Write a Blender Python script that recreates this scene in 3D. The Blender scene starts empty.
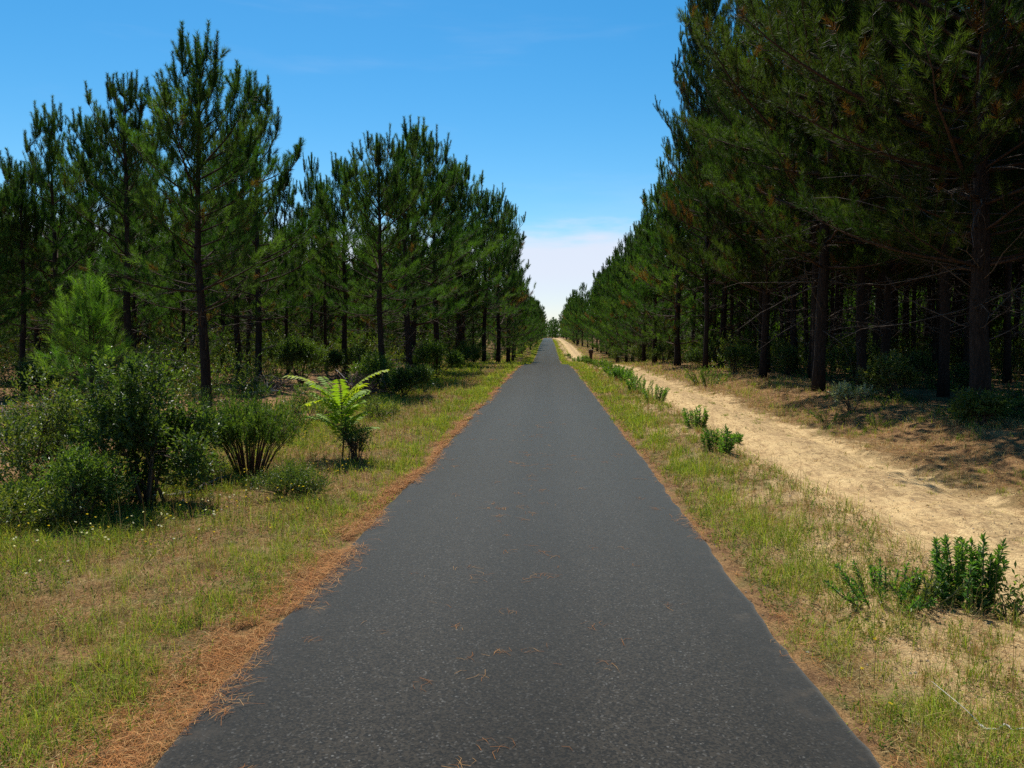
import bpy, math, random
import numpy as np

rad = math.radians
C = bpy.context.scene.collection
SC = bpy.context.scene

# ------------------------------------------------------------------ camera
FPX = 770.0
CAMX, CAMZ = 0.14, 1.7
PITCH, YAW = 3.64, 2.68
cam_d = bpy.data.cameras.new('camera')
cam = bpy.data.objects.new('camera', cam_d)
C.objects.link(cam)
cam.location = (CAMX, 0, CAMZ)
cam.rotation_euler = (rad(90 - PITCH), 0, rad(YAW))
cam_d.sensor_width = 36
cam_d.lens = FPX / 1024 * 36
cam_d.clip_start = 0.05
cam_d.clip_end = 6000
SC.camera = cam

# ------------------------------------------------------------------ sky, sun, exposure
SUN_EL, SUN_AZ = 60.0, 17.0        # azimuth is measured from straight ahead (+Y) towards the left (-X)
w = bpy.data.worlds.new('World')
SC.world = w
w.use_nodes = True
wn, wl = w.node_tree.nodes, w.node_tree.links
wn.clear()
sky = wn.new('ShaderNodeTexSky')
sky.sky_type = 'NISHITA'
sky.sun_disc = False
sky.sun_elevation = rad(SUN_EL)
sky.sun_rotation = rad(-SUN_AZ)
sky.altitude = 0
sky.air_density = 1.0
sky.dust_density = 0.25
sky.ozone_density = 3.0
SKY_STRENGTH = 0.098
tc = wn.new('ShaderNodeTexCoord')
sx = wn.new('ShaderNodeSeparateXYZ')
wl.new(tc.outputs['Generated'], sx.inputs[0])
mp = wn.new('ShaderNodeMapping')
mp.inputs['Scale'].default_value = (3.0, 3.0, 16.0)
wl.new(tc.outputs['Generated'], mp.inputs[0])
cn = wn.new('ShaderNodeTexNoise')
cn.inputs['Scale'].default_value = 2.2
cn.inputs['Detail'].default_value = 7
cn.inputs['Roughness'].default_value = 0.55
wl.new(mp.outputs[0], cn.inputs['Vector'])


def wmath(op, a, b=None, c=None, clamp=False):
    n = wn.new('ShaderNodeMath'); n.operation = op; n.use_clamp = clamp
    for i, v in enumerate((a, b, c)):
        if v is None: continue
        if isinstance(v, (int, float)): n.inputs[i].default_value = v
        else: wl.new(v, n.inputs[i])
    return n.outputs[0]


def wrange(v, a, b, c, d):
    n = wn.new('ShaderNodeMapRange'); n.interpolation_type = 'SMOOTHSTEP'
    for i, k in enumerate((a, b, c, d)): n.inputs[i + 1].default_value = k
    wl.new(v, n.inputs[0])
    return n.outputs[0]


elev = sx.outputs['Z']
edge = wmath('MULTIPLY_ADD', cn.outputs['Fac'], 0.11, -0.055)
low = wrange(wmath('ADD', elev, wmath('MULTIPLY', edge, .7)), 0.115, 0.15, 0.9, 0.0)        # bank of cloud low over the horizon
mp2 = wn.new('ShaderNodeMapping')
mp2.inputs['Scale'].default_value = (1.2, 2.0, 9.0)
mp2.inputs['Rotation'].default_value = (0.2, 0.25, 0.4)
wl.new(tc.outputs['Generated'], mp2.inputs[0])
cn2 = wn.new('ShaderNodeTexNoise')
cn2.inputs['Scale'].default_value = 2.6
cn2.inputs['Detail'].default_value = 6
wl.new(mp2.outputs[0], cn2.inputs['Vector'])
wisp = wmath('MULTIPLY', wrange(cn2.outputs['Fac'], 0.55, 0.8, 0.0, 0.10), wrange(elev, 0.12, 0.2, 0.6, 1.0))
low = wmath('MULTIPLY', low, wrange(elev, 0.02, 0.085, 0.55, 1.0))
cloud = wmath('MAXIMUM', low, wisp)
cmix = wn.new('ShaderNodeMix'); cmix.data_type = 'RGBA'
wl.new(cloud, cmix.inputs['Factor'])
hsv = wn.new('ShaderNodeHueSaturation')
hsv.inputs['Saturation'].default_value = 1.42
hsv.inputs['Hue'].default_value = 0.49
wl.new(sky.outputs[0], hsv.inputs['Color'])
wl.new(hsv.outputs[0], cmix.inputs['A'])
cmix.inputs['B'].default_value = (6.0, 6.35, 7.4, 1)
bg = wn.new('ShaderNodeBackground')
bg.inputs['Strength'].default_value = SKY_STRENGTH
wl.new(cmix.outputs['Result'], bg.inputs['Color'])
wo = wn.new('ShaderNodeOutputWorld')
wl.new(bg.outputs[0], wo.inputs['Surface'])

sun_d = bpy.data.lights.new('sun', 'SUN')
sun_d.energy = 5.0
sun_d.angle = rad(0.53)
sun_d.color = (1.0, 0.95, 0.86)
sun = bpy.data.objects.new('sun', sun_d)
C.objects.link(sun)
sun.location = (-8, 30, 40)
sun.rotation_euler = (rad(90 - SUN_EL), 0, rad(180 + SUN_AZ))

SC.view_settings.view_transform = 'Standard'
SC.view_settings.look = 'None'
SC.view_settings.exposure = 0.42
SC.view_settings.gamma = 1.0
SC.view_settings.use_curve_mapping = False
SC.cycles.use_denoising = False
SC.render.filter_size = 1.2
SC.cycles.max_bounces = 6
SC.cycles.transparent_max_bounces = 4
SC.cycles.caustics_reflective = False
SC.cycles.caustics_refractive = False

# ------------------------------------------------------------------ numpy helpers
_lat = np.random.default_rng(5).random((256, 256))


def vnoise(x, y):
    xi = np.floor(x).astype(int); yi = np.floor(y).astype(int)
    fx, fy = x - xi, y - yi
    fx = fx * fx * (3 - 2 * fx); fy = fy * fy * (3 - 2 * fy)
    a = _lat[xi & 255, yi & 255]; b = _lat[(xi + 1) & 255, yi & 255]
    c = _lat[xi & 255, (yi + 1) & 255]; d = _lat[(xi + 1) & 255, (yi + 1) & 255]
    return (a * (1 - fx) + b * fx) * (1 - fy) + (c * (1 - fx) + d * fx) * fy


def fbm(x, y, s=1.0, o=4):
    x = np.asarray(x, float) * s + 31.7; y = np.asarray(y, float) * s + 17.3
    r, a, t = 0.0, 1.0, 0.0
    for _ in range(o):
        r = r + a * vnoise(x, y); t += a
        a *= 0.5; x = x * 2.03 + 5.1; y = y * 2.03 + 1.7
    return r / t


def sstep(a, b, x):
    t = np.clip((np.asarray(x, float) - a) / (b - a), 0, 1)
    return t * t * (3 - 2 * t)


PY = [-50, 36, 44, 52, 62, 74, 90, 110, 140, 170, 220, 290, 320, 380, 500, 900, 4000]
PZ = [0, 0, -.05, -.25, -.75, -1.1, -1.15, -.9, -.35, 0, .2, .5, .4, -.4, -1.5, -2, -2]


def prof(y):
    y = np.asarray(y, float)
    return (np.interp(y - 4, PY, PZ) + np.interp(y, PY, PZ) + np.interp(y + 4, PY, PZ)) / 3


RW = 1.43   # half width of the road


def hgt(x, y):
    x = np.asarray(x, float); y = np.asarray(y, float)
    ax = np.abs(x)
    off = sstep(RW - .1, RW + .5, ax)
    b = (fbm(x, y, .55, 3) - .5) * .16 + (fbm(x, y, 2.6, 3) - .5) * .07 + (fbm(x, y, 9, 2) - .5) * .035
    h = prof(y) + b * off - .05 * (1 - sstep(RW - .25, RW, ax)) - .012 * (1 - off)
    wob = (fbm(y * 0, y, .22, 2) - .5) * .7
    xr = x + wob
    h = h + .10 * np.exp(-((xr - 2.55) / .45) ** 2) * (x > 0)                       # low berm by the track
    rough = sstep(2.6, 3.1, x) * sstep(5.8, 5.2, x)
    h = h + rough * ((fbm(x * 3, y * .5, 1.2, 3) - .5) * .025 + (fbm(x * 2, y * .8, 9, 2) - .5) * .008)
    h = h - .07 * np.exp(-((xr - 3.45) / .26) ** 2) - .08 * np.exp(-((xr - 4.75) / .28) ** 2)   # wheel ruts
    h = h + .22 * sstep(5.5, 7.5, x) + .08 * sstep(5, 8, -x)
    return h


def hz(x, y):
    return float(hgt(x, y))


def unit(v):
    return v / np.maximum(np.linalg.norm(v, axis=-1, keepdims=True), 1e-9)


_p, _q = rad(PITCH), rad(YAW)


def ray(px, py):
    u, v = (px - 512) / FPX, -(py - 384) / FPX
    f = np.array([-math.sin(_q) * math.cos(_p), math.cos(_q) * math.cos(_p), -math.sin(_p)])
    r = np.array([math.cos(_q), math.sin(_q), 0])
    return f + r * u + np.cross(r, f) * v


def at(px, Y):
    """x of the vertical plane through photo column px at distance Y"""
    d = ray(px, 335)
    return CAMX + d[0] / d[1] * Y


def gnd(px, py):
    """point of the (level) ground seen at a photo pixel"""
    d = ray(px, py)
    t = -CAMZ / d[2]
    return CAMX + d[0] * t, d[1] * t


def zat(py, Y):
    d = ray(548, py)
    return CAMZ + d[2] / d[1] * Y


class Geo:
    def __init__(s):
        s.v, s.t, s.c, s.n = [], [], [], 0

    def add(s, v, t, col):
        v = np.asarray(v, float).reshape(-1, 3)
        col = np.asarray(col, float)
        if col.ndim == 1: col = np.broadcast_to(col, (len(v), 3))
        s.v.append(v); s.t.append(np.asarray(t, int).reshape(-1, 3) + s.n); s.c.append(col); s.n += len(v)

    def mesh(s, name, mat, smooth=False):
        v = np.concatenate(s.v).astype(np.float32); t = np.concatenate(s.t).astype(np.int32); c = np.concatenate(s.c)
        m = bpy.data.meshes.new(name)
        m.vertices.add(len(v)); m.vertices.foreach_set('co', v.ravel())
        m.loops.add(t.size); m.loops.foreach_set('vertex_index', t.ravel())
        m.polygons.add(len(t)); m.polygons.foreach_set('loop_start', np.arange(0, t.size, 3, dtype=np.int32))
        m.polygons.foreach_set('use_smooth', np.full(len(t), bool(smooth)))
        a = m.color_attributes.new('tint', 'FLOAT_COLOR', 'POINT')
        c4 = np.ones((len(v), 4), np.float32); c4[:, :3] = c
        a.data.foreach_set('color', c4.ravel())
        m.materials.append(mat)
        m.update(calc_edges=True)
        return m

    def build(s, name, mat, parent=None, smooth=False):
        o = bpy.data.objects.new(name, s.mesh(name, mat, smooth))
        C.objects.link(o)
        if parent is not None: o.parent = parent
        return o


def tube(g, pts, radii, col, seg=6, rng=None, rough=0.0):
    pts = np.asarray(pts, float); radii = np.broadcast_to(np.asarray(radii, float), (len(pts),))
    d = np.gradient(pts, axis=0); d = unit(d)
    ref = np.array([0.0, 0, 1]) if abs(d[0, 2]) < .8 else np.array([1.0, 0, 0])
    t1 = unit(np.cross(d, ref)); t2 = np.cross(d, t1)
    a = np.arange(seg) / seg * 2 * math.pi
    rr = np.repeat(radii[:, None], seg, 1)
    if rng is not None and rough: rr = rr * (1 + rough * rng.normal(size=rr.shape))
    v = pts[:, None, :] + rr[..., None] * (np.cos(a)[None, :, None] * t1[:, None, :] + np.sin(a)[None, :, None] * t2[:, None, :])
    n = len(pts)
    v = v.reshape(-1, 3)
    i = np.arange(n - 1)[:, None] * seg; j = np.arange(seg)[None, :]; k = (j + 1) % seg
    A, B, Cc, D = i + j, i + k, i + seg + k, i + seg + j
    t = np.stack([np.stack([A, B, Cc], -1), np.stack([A, Cc, D], -1)], 2).reshape(-1, 3)
    v = np.vstack([v, pts[-1:]]); e = n * seg
    cap = np.stack([np.arange(seg) + (n - 1) * seg, (np.arange(seg) + 1) % seg + (n - 1) * seg, np.full(seg, e)], -1)
    v = np.vstack([v, pts[:1]])
    cap0 = np.stack([(np.arange(seg) + 1) % seg, np.arange(seg), np.full(seg, e + 1)], -1)
    col = np.asarray(col, float)
    if col.ndim == 2: col = np.vstack([np.repeat(col, seg, 0), col[-1:], col[:1]])
    g.add(v, np.vstack([t, cap, cap0]), col)


def brush(g, rng, P, D, L, N, ln, a0, a1, wd, col, leaf=False, jit=.15, droop=0.0):
    """needles or leaves set round a shoot: P base, D axis, L length of each shoot; ln their own length"""
    P = np.asarray(P, float).reshape(-1, 3); n = len(P)
    if n == 0: return
    D = unit(np.asarray(D, float).reshape(-1, 3)); L = np.broadcast_to(np.asarray(L, float), (n,))
    ln = np.broadcast_to(np.asarray(ln, float), (n,)); a0 = np.broadcast_to(np.asarray(a0, float), (n,)); a1 = np.broadcast_to(np.asarray(a1, float), (n,))
    u = (np.arange(N)[None, :] + rng.random((n, N))) / N
    phi = rng.random((n, N)) * 2 * math.pi
    an = a1[:, None] + (a0 - a1)[:, None] * u + rng.normal(size=(n, N)) * jit
    ref = np.where(np.abs(D[:, 2:3]) < .8, np.array([[0.0, 0, 1]]), np.array([[1.0, 0, 0]]))
    t1 = unit(np.cross(D, ref)); t2 = np.cross(D, t1)
    out = np.cos(phi)[..., None] * t1[:, None] + np.sin(phi)[..., None] * t2[:, None]
    nd = np.cos(an)[..., None] * D[:, None] + np.sin(an)[..., None] * out
    b = P[:, None] + D[:, None] * (L[:, None] * u)[..., None]
    l = (ln[:, None] * rng.uniform(.7, 1.15, (n, N)))[..., None]
    if leaf:
        sd = unit(np.cross(nd, D[:, None]) + rng.normal(size=nd.shape) * .35)
    else:
        sd = unit(np.cross(nd, rng.normal(size=nd.shape)))
    tip = b + nd * l
    tip[..., 2] -= droop * l[..., 0]
    col = np.asarray(col, float)
    if col.ndim == 1: col = np.broadcast_to(col, (n, 3))
    cc = col[:, None, :] * rng.uniform(.8, 1.2, (n, N, 1))
    M = n * N
    if leaf:
        m = b + nd * l * .5
        wv = sd * wd * .5 * rng.uniform(.75, 1.2, (n, N, 1))
        lift = np.cross(sd, nd) * wd * .18
        v = np.stack([b, m + wv + lift, m - wv + lift, tip], 2).reshape(-1, 3)
        q = np.arange(M)[:, None] * 4
        t = np.concatenate([q + np.array([0, 2, 3]), q + np.array([0, 3, 1])], 1).reshape(-1, 3)
        g.add(v, t, np.repeat(cc.reshape(-1, 3), 4, 0))
    else:
        wv = sd * wd * .5
        v = np.stack([b + wv, b - wv, tip], 2).reshape(-1, 3)
        g.add(v, np.arange(M * 3).reshape(-1, 3), np.repeat(cc.reshape(-1, 3), 3, 0))


# ------------------------------------------------------------------ materials
def mat_new(name):
    m = bpy.data.materials.new(name); m.use_nodes = True
    m.node_tree.nodes.clear()
    return m, m.node_tree.nodes, m.node_tree.links


class NB:
    """tiny node builder"""
    def __init__(s, name):
        s.m, s.n, s.l = mat_new(name)

    def put(s, v, sock):
        if isinstance(v, (int, float)): sock.default_value = v
        elif isinstance(v, (tuple, list)): sock.default_value = (*v, 1) if len(v) == 3 and sock.type == 'RGBA' else v
        else: s.l.new(v, sock)

    def math(s, op, a, b=None, clamp=False):
        n = s.n.new('ShaderNodeMath'); n.operation = op; n.use_clamp = clamp
        s.put(a, n.inputs[0])
        if b is not None: s.put(b, n.inputs[1])
        return n.outputs[0]

    def step(s, v, a, b, c=0.0, d=1.0):
        n = s.n.new('ShaderNodeMapRange'); n.interpolation_type = 'SMOOTHSTEP'
        s.put(v, n.inputs[0])
        for i, k in enumerate((a, b, c, d)): n.inputs[i + 1].default_value = k
        return n.outputs[0]

    def noise(s, vec, scale, detail=4, rough=.55):
        n = s.n.new('ShaderNodeTexNoise'); n.inputs['Scale'].default_value = scale
        n.inputs['Detail'].default_value = detail; n.inputs['Roughness'].default_value = rough
        if vec is not None: s.l.new(vec, n.inputs['Vector'])
        return n.outputs['Fac']

    def mix(s, f, a, b, mode='MIX'):
        n = s.n.new('ShaderNodeMix'); n.data_type = 'RGBA'; n.blend_type = mode
        s.put(f, n.inputs['Factor']); s.put(a, n.inputs['A']); s.put(b, n.inputs['B'])
        return n.outputs['Result']

    def pos(s):
        g = s.n.new('ShaderNodeNewGeometry'); return g.outputs['Position']

    def attr(s, k='tint'):
        a = s.n.new('ShaderNodeVertexColor'); a.layer_name = k; return a.outputs['Color']

    def bump(s, h, strength=.5, dist=.01):
        n = s.n.new('ShaderNodeBump'); n.inputs['Strength'].default_value = strength; n.inputs['Distance'].default_value = dist
        s.l.new(h, n.inputs['Height']); return n.outputs[0]

    def bsdf(s, col, rough=.7, spec=.4, normal=None):
        n = s.n.new('ShaderNodeBsdfPrincipled')
        s.put(col, n.inputs['Base Color']); s.put(rough, n.inputs['Roughness']); s.put(spec, n.inputs['Specular IOR Level'])
        if normal is not None: s.l.new(normal, n.inputs['Normal'])
        return n.outputs[0]

    def out(s, sh):
        o = s.n.new('ShaderNodeOutputMaterial'); s.l.new(sh, o.inputs['Surface']); return s.m


def leaf_mat(name, trans=.3, rough=.45, spec=.4, rand=.0, tcol=(1.25, 1.2, .55)):
    b = NB(name)
    c = b.attr()
    if rand:
        oi = b.n.new('ShaderNodeObjectInfo')
        k = b.math('ADD', b.math('MULTIPLY', oi.outputs['Random'], rand), 1 - rand / 2)
        cv = b.n.new('ShaderNodeCombineColor')
        for i in range(3): b.l.new(k, cv.inputs[i])
        c = b.mix(1.0, c, cv.outputs[0], 'MULTIPLY')
    s1 = b.bsdf(c, rough, spec)
    t = b.n.new('ShaderNodeBsdfTranslucent')
    b.put(b.mix(1.0, c, tcol, 'MULTIPLY'), t.inputs['Color'])
    mx = b.n.new('ShaderNodeMixShader'); mx.inputs[0].default_value = trans
    b.l.new(s1, mx.inputs[1]); b.l.new(t.outputs[0], mx.inputs[2])
    return b.out(mx.outputs[0])


M = {}
M['needles'] = leaf_mat('pine_needles', .44, .6, .2, rand=.45, tcol=(1.3, 1.55, .5))
M['leaf'] = leaf_mat('shrub_leaves', .46, .42, .42, tcol=(1.5, 1.5, .5))
M['soft_leaf'] = leaf_mat('soft_leaves', .42, .6, .2, tcol=(1.4, 1.4, .5))
M['grass'] = leaf_mat('grass_blades', .42, .65, .15, tcol=(1.35, 1.3, .6))
M['dry'] = leaf_mat('dry_straw', .25, .75, .12, tcol=(1.1, 1.05, .8))

b = NB('bark')
tcn = b.n.new('ShaderNodeTexCoord')
mpn = b.n.new('ShaderNodeMapping'); mpn.inputs['Scale'].default_value = (1, 1, .22)
b.l.new(tcn.outputs['Object'], mpn.inputs[0])
nf = b.noise(mpn.outputs[0], 28, 5, .65)
nc = b.noise(tcn.outputs['Object'], 3, 3)
col = b.mix(b.step(nf, .35, .7), b.mix(1.0, b.attr(), (.45, .42, .4), 'MULTIPLY'), b.mix(nc, b.attr(), b.mix(1.0, b.attr(), (1.35, 1.1, .95), 'MULTIPLY')))
M['bark'] = b.out(b.bsdf(col, .9, .2, b.bump(nf, .9, .03)))

b = NB('twig_wood')
M['twig'] = b.out(b.bsdf(b.mix(b.noise(None, 40, 4), b.mix(1.0, b.attr(), (.6, .6, .6), 'MULTIPLY'), b.attr()), .8, .25))

# earth: verge, sand, forest floor, laid out by where they are in the place
b = NB('earth')
P = b.pos()
sp = b.n.new('ShaderNodeSeparateXYZ'); b.l.new(P, sp.inputs[0])
X, Y = sp.outputs['X'], sp.outputs['Y']
n1 = b.noise(P, .7, 4); n2 = b.noise(P, 3.5, 5); n3 = b.noise(P, 14, 5, .6); n4 = b.noise(P, 70, 4, .65)
xn = b.math('ADD', X, b.math('ADD', b.math('MULTIPLY', b.math('SUBTRACT', n1, .5), 1.5), b.math('MULTIPLY', b.math('SUBTRACT', n2, .5), 1.3)))
sandm = b.math('MULTIPLY', b.step(xn, 2.35, 2.95), b.math('SUBTRACT', 1.0, b.step(xn, 4.6, 5.15)))
# bare sandy patches in the right verge
patch = b.math('MULTIPLY', b.step(b.math('ADD', b.math('MULTIPLY', n2, .6), b.math('MULTIPLY', n1, .5)), .46, .6), b.math('MULTIPLY', b.step(X, 1.6, 2.1), b.math('SUBTRACT', 1.0, b.step(X, 4.5, 5.2))))
sandm = b.math('MAXIMUM', sandm, b.math('MULTIPLY', patch, .8))
sand = b.mix(b.step(n3, .3, .75), (.46, .33, .16), (.68, .50, .26))
sand = b.mix(b.step(n2, .35, .7, 0, .5), sand, (.58, .40, .20))
# wheel ruts are paler and cleaner, crumbs of dead grass between them
strk = b.n.new('ShaderNodeMapping'); strk.inputs['Scale'].default_value = (6, .5, 1); b.l.new(P, strk.inputs[0])
ns = b.noise(strk.outputs[0], 2.2, 5, .65)
sand = b.mix(b.step(ns, .48, .64, 0, .75), sand, (.34, .225, .11))
rut = b.math('ADD', X, b.math('MULTIPLY', b.math('SUBTRACT', n1, .5), .7))
midr = b.math('MULTIPLY', b.step(rut, 3.7, 4.0), b.math('SUBTRACT', 1.0, b.step(rut, 4.25, 4.5)))
sand = b.mix(b.math('MULTIPLY', b.math('MULTIPLY', midr, b.step(n3, .35, .6)), .75), sand, (.30, .205, .105))
crumb = b.step(b.math('ADD', b.math('ADD', b.math('MULTIPLY', n4, .5), b.math('MULTIPLY', n3, .35)), b.math('MULTIPLY', n2, .3)), .57, .67)
sand = b.mix(b.math('MULTIPLY', crumb, .75), sand, (.20, .13, .065))
verge = b.mix(b.step(n2, .35, .65), (.19, .115, .05), (.10, .08, .03))
verge = b.mix(b.step(n3, .5, .78, 0, .55), verge, (.36, .24, .11))
litter = b.mix(b.step(n2, .3, .7), (.11, .062, .03), (.30, .175, .075))
litter = b.mix(b.step(n3, .45, .75, 0, .6), litter, (.15, .09, .045))
fl = b.math('MAXIMUM', b.step(xn, 4.8, 5.6), b.math('SUBTRACT', 1.0, b.step(xn, -4.9, -3.2)))
fl = b.math('MAXIMUM', fl, b.step(b.math('ADD', b.math('ABSOLUTE', X), b.math('MULTIPLY', b.math('SUBTRACT', n2, .5), .9)), 1.66, 1.42))
col = b.mix(fl, verge, litter)
col = b.mix(sandm, col, sand)
n5 = b.noise(P, 230, 3, .7)
col = b.mix(1.0, col, b.mix(b.step(n4, .25, .75), (.5, .48, .46), (1.45, 1.45, 1.45)), 'MULTIPLY')
col = b.mix(1.0, col, b.mix(b.step(n5, .3, .7), (.6, .58, .55), (1.35, 1.35, 1.35)), 'MULTIPLY')
hh = b.math('ADD', b.math('MULTIPLY', n3, .7), b.math('MULTIPLY', n4, .45))
M['earth'] = b.out(b.bsdf(col, .95, .1, b.bump(hh, .8, .03)))

b = NB('asphalt')
P = b.pos()
sp = b.n.new('ShaderNodeSeparateXYZ'); b.l.new(P, sp.inputs[0])
vo = b.n.new('ShaderNodeTexVoronoi'); vo.inputs['Scale'].default_value = 105; b.l.new(P, vo.inputs['Vector'])
sc_ = b.n.new('ShaderNodeSeparateColor'); b.l.new(vo.outputs['Color'], sc_.inputs[0])
vo2 = b.n.new('ShaderNodeTexVoronoi'); vo2.inputs['Scale'].default_value = 62; b.l.new(P, vo2.inputs['Vector'])
sc2 = b.n.new('ShaderNodeSeparateColor'); b.l.new(vo2.outputs['Color'], sc2.inputs[0])
n1 = b.noise(P, .9, 5); n2 = b.noise(P, 6, 4)
mpn = b.n.new('ShaderNodeMapping'); mpn.inputs['Scale'].default_value = (2.2, .06, 1); b.l.new(P, mpn.inputs[0])
nb = b.noise(mpn.outputs[0], 1.6, 3)
ax = b.math('ABSOLUTE', b.math('ADD', sp.outputs['X'], b.math('MULTIPLY', b.math('SUBTRACT', n1, .5), .25)))
base = b.mix(b.step(sc_.outputs[0], .1, .95), (.011, .011, .011), (.102, .083, .060))
base = b.mix(b.step(sc_.outputs[1], .93, .97, 0, .8), base, (.24, .225, .20))
base = b.mix(b.math('MULTIPLY', b.step(sc2.outputs[1], .975, .99), b.step(vo2.outputs['Distance'], .42, .3)), base, (.34, .33, .30))
wear = b.math('ADD', b.math('MULTIPLY', b.math('SUBTRACT', nb, .5), .8), b.math('MULTIPLY', b.math('SUBTRACT', n1, .5), .5))
tr = b.math('MULTIPLY', b.step(ax, .15, .5), b.math('SUBTRACT', 1.0, b.step(ax, .75, 1.25)))
k = b.math('MULTIPLY', b.math('ADD', b.math('ADD', .86, b.math('MULTIPLY', wear, .7)), b.math('MULTIPLY', tr, .40)), .215)
kc = b.n.new('ShaderNodeCombineColor')
for i in range(3): b.l.new(k, kc.inputs[i])
col = b.mix(1.0, base, kc.outputs[0], 'MULTIPLY')
dust = b.math('MULTIPLY', b.step(ax, 1.15, 1.45), b.step(n2, .5, .75))
col = b.mix(b.math('MULTIPLY', dust, .35), col, (.17, .12, .07))
dk = b.step(b.math('ADD', ax, b.math('MULTIPLY', b.math('SUBTRACT', n2, .5), .5)), 1.1, 1.45)
col = b.mix(b.math('MULTIPLY', dk, .45), col, (.012, .012, .012))
asph = (b.bsdf(col, .85, .12, b.bump(b.math('ADD', b.math('MULTIPLY', vo.outputs['Distance'], .5), sc_.outputs[2]), .35, .003)))
for nd in b.n:
    if nd.type == 'BSDF_PRINCIPLED':
        nd.inputs['Sheen Weight'].default_value = .55
        nd.inputs['Sheen Tint'].default_value = (1, .86, .68, 1)
        nd.inputs['Sheen Roughness'].default_value = .4
M['asphalt'] = b.out(asph)

b = NB('post_wood')
P = b.pos()
M['post'] = b.out(b.bsdf(b.mix(b.noise(P, 30, 4), (.035, .016, .009), (.085, .04, .022)), .75, .3))


# ------------------------------------------------------------------ scene helpers
def tag(o, label=None, cat=None, group=None, kind=None):
    if label: o['label'] = label
    if cat: o['category'] = cat
    if group: o['group'] = group
    if kind: o['kind'] = kind
    return o


def empty(name, loc, rz=0.0):
    e = bpy.data.objects.new(name, None); C.objects.link(e)
    e.location = loc; e.rotation_euler = (0, 0, rz); e.empty_display_size = .2
    return e


# ------------------------------------------------------------------ ground, road, track
def axis(parts):
    r = []
    for a, b_, s in parts: r.append(np.arange(a, b_, s))
    return np.unique(np.round(np.concatenate(r), 4))


def sheet(name, xs, ys, zf, mat, dz=0.0, jag=None):
    gx, gy = np.meshgrid(xs, ys)
    if jag is not None: gx = jag(gx, gy)
    z = zf(gx, gy) + dz
    nx, ny = len(xs), len(ys)
    v = np.stack([gx, gy, z], -1).reshape(-1, 3)
    i = np.arange(ny - 1)[:, None] * nx; j = np.arange(nx - 1)[None, :]
    a, b_, c, d = i + j, i + j + 1, i + nx + j + 1, i + nx + j
    t = np.stack([np.stack([a, b_, c], -1), np.stack([a, c, d], -1)], 2).reshape(-1, 3)
    g = Geo(); g.add(v, t, (1, 1, 1))
    return g.build(name, mat, smooth=True)


YS = axis([(-3000, -100, 300), (-100, -10, 6), (-10, 1.5, .6), (1.5, 12, .07), (12, 26, .14), (26, 60, .5), (60, 420, 3), (420, 3001, 120)])
XS = axis([(-3000, -200, 200), (-200, -40, 20), (-40, -9, 1.5), (-9, -6, .3), (-6, 6.6, .07), (6.6, 10, .2), (10, 40, 1.5), (40, 200, 20), (200, 3001, 200)])
tag(sheet('ground', XS, YS, hgt, M['earth']), kind='structure')
YT = YS[(YS > -30) & (YS < 330)]
XT = axis([(2.85, 5.75, .07)])
tag(sheet('sand_track', XT, YT, hgt, M['earth'], .004), kind='structure')

YR = axis([(-40, 1.5, .6), (1.5, 30, .09), (30, 60, .5), (60, 400, 3)])
XR = np.array([-RW - .05, -RW, -RW + .03, -1.2, -.8, -.4, 0, .4, .8, 1.2, RW - .03, RW, RW + .05])


def road_z(x, y):
    ax = np.abs(x)
    return prof(y) + .025 * (1 - (ax / RW) ** 2) - np.where(ax > RW + .02, .09, 0) + np.where(ax < RW + .02, .006, 0)


def road_gap(gx, gy):
    e = np.abs(gx) > RW - .05
    j = (fbm(gx * 0 + np.sign(gx) * 9, gy, 1.1, 3) - .5) * .09 + (fbm(gx * 0 + np.sign(gx) * 5, gy, 7, 2) - .5) * .05
    return gx + np.where(e, j * np.sign(gx), 0)


def road_build():
    gx, gy = np.meshgrid(XR, YR)
    z = road_z(gx, gy)
    return sheet('road', XR, YR, lambda a, b_: z, M['asphalt'], 0, road_gap)


tag(road_build(), kind='structure')

# ------------------------------------------------------------------ pines
GREENS = np.array([(.034, .074, .014), (.044, .092, .016), (.060, .112, .020), (.084, .134, .026), (.054, .088, .020)])
BROWN = np.array([.19, .092, .03])
BARK = np.array([.027, .022, .019]); BARK_UP = np.array([.085, .058, .042]); DEAD = np.array([.16, .14, .12])


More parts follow.
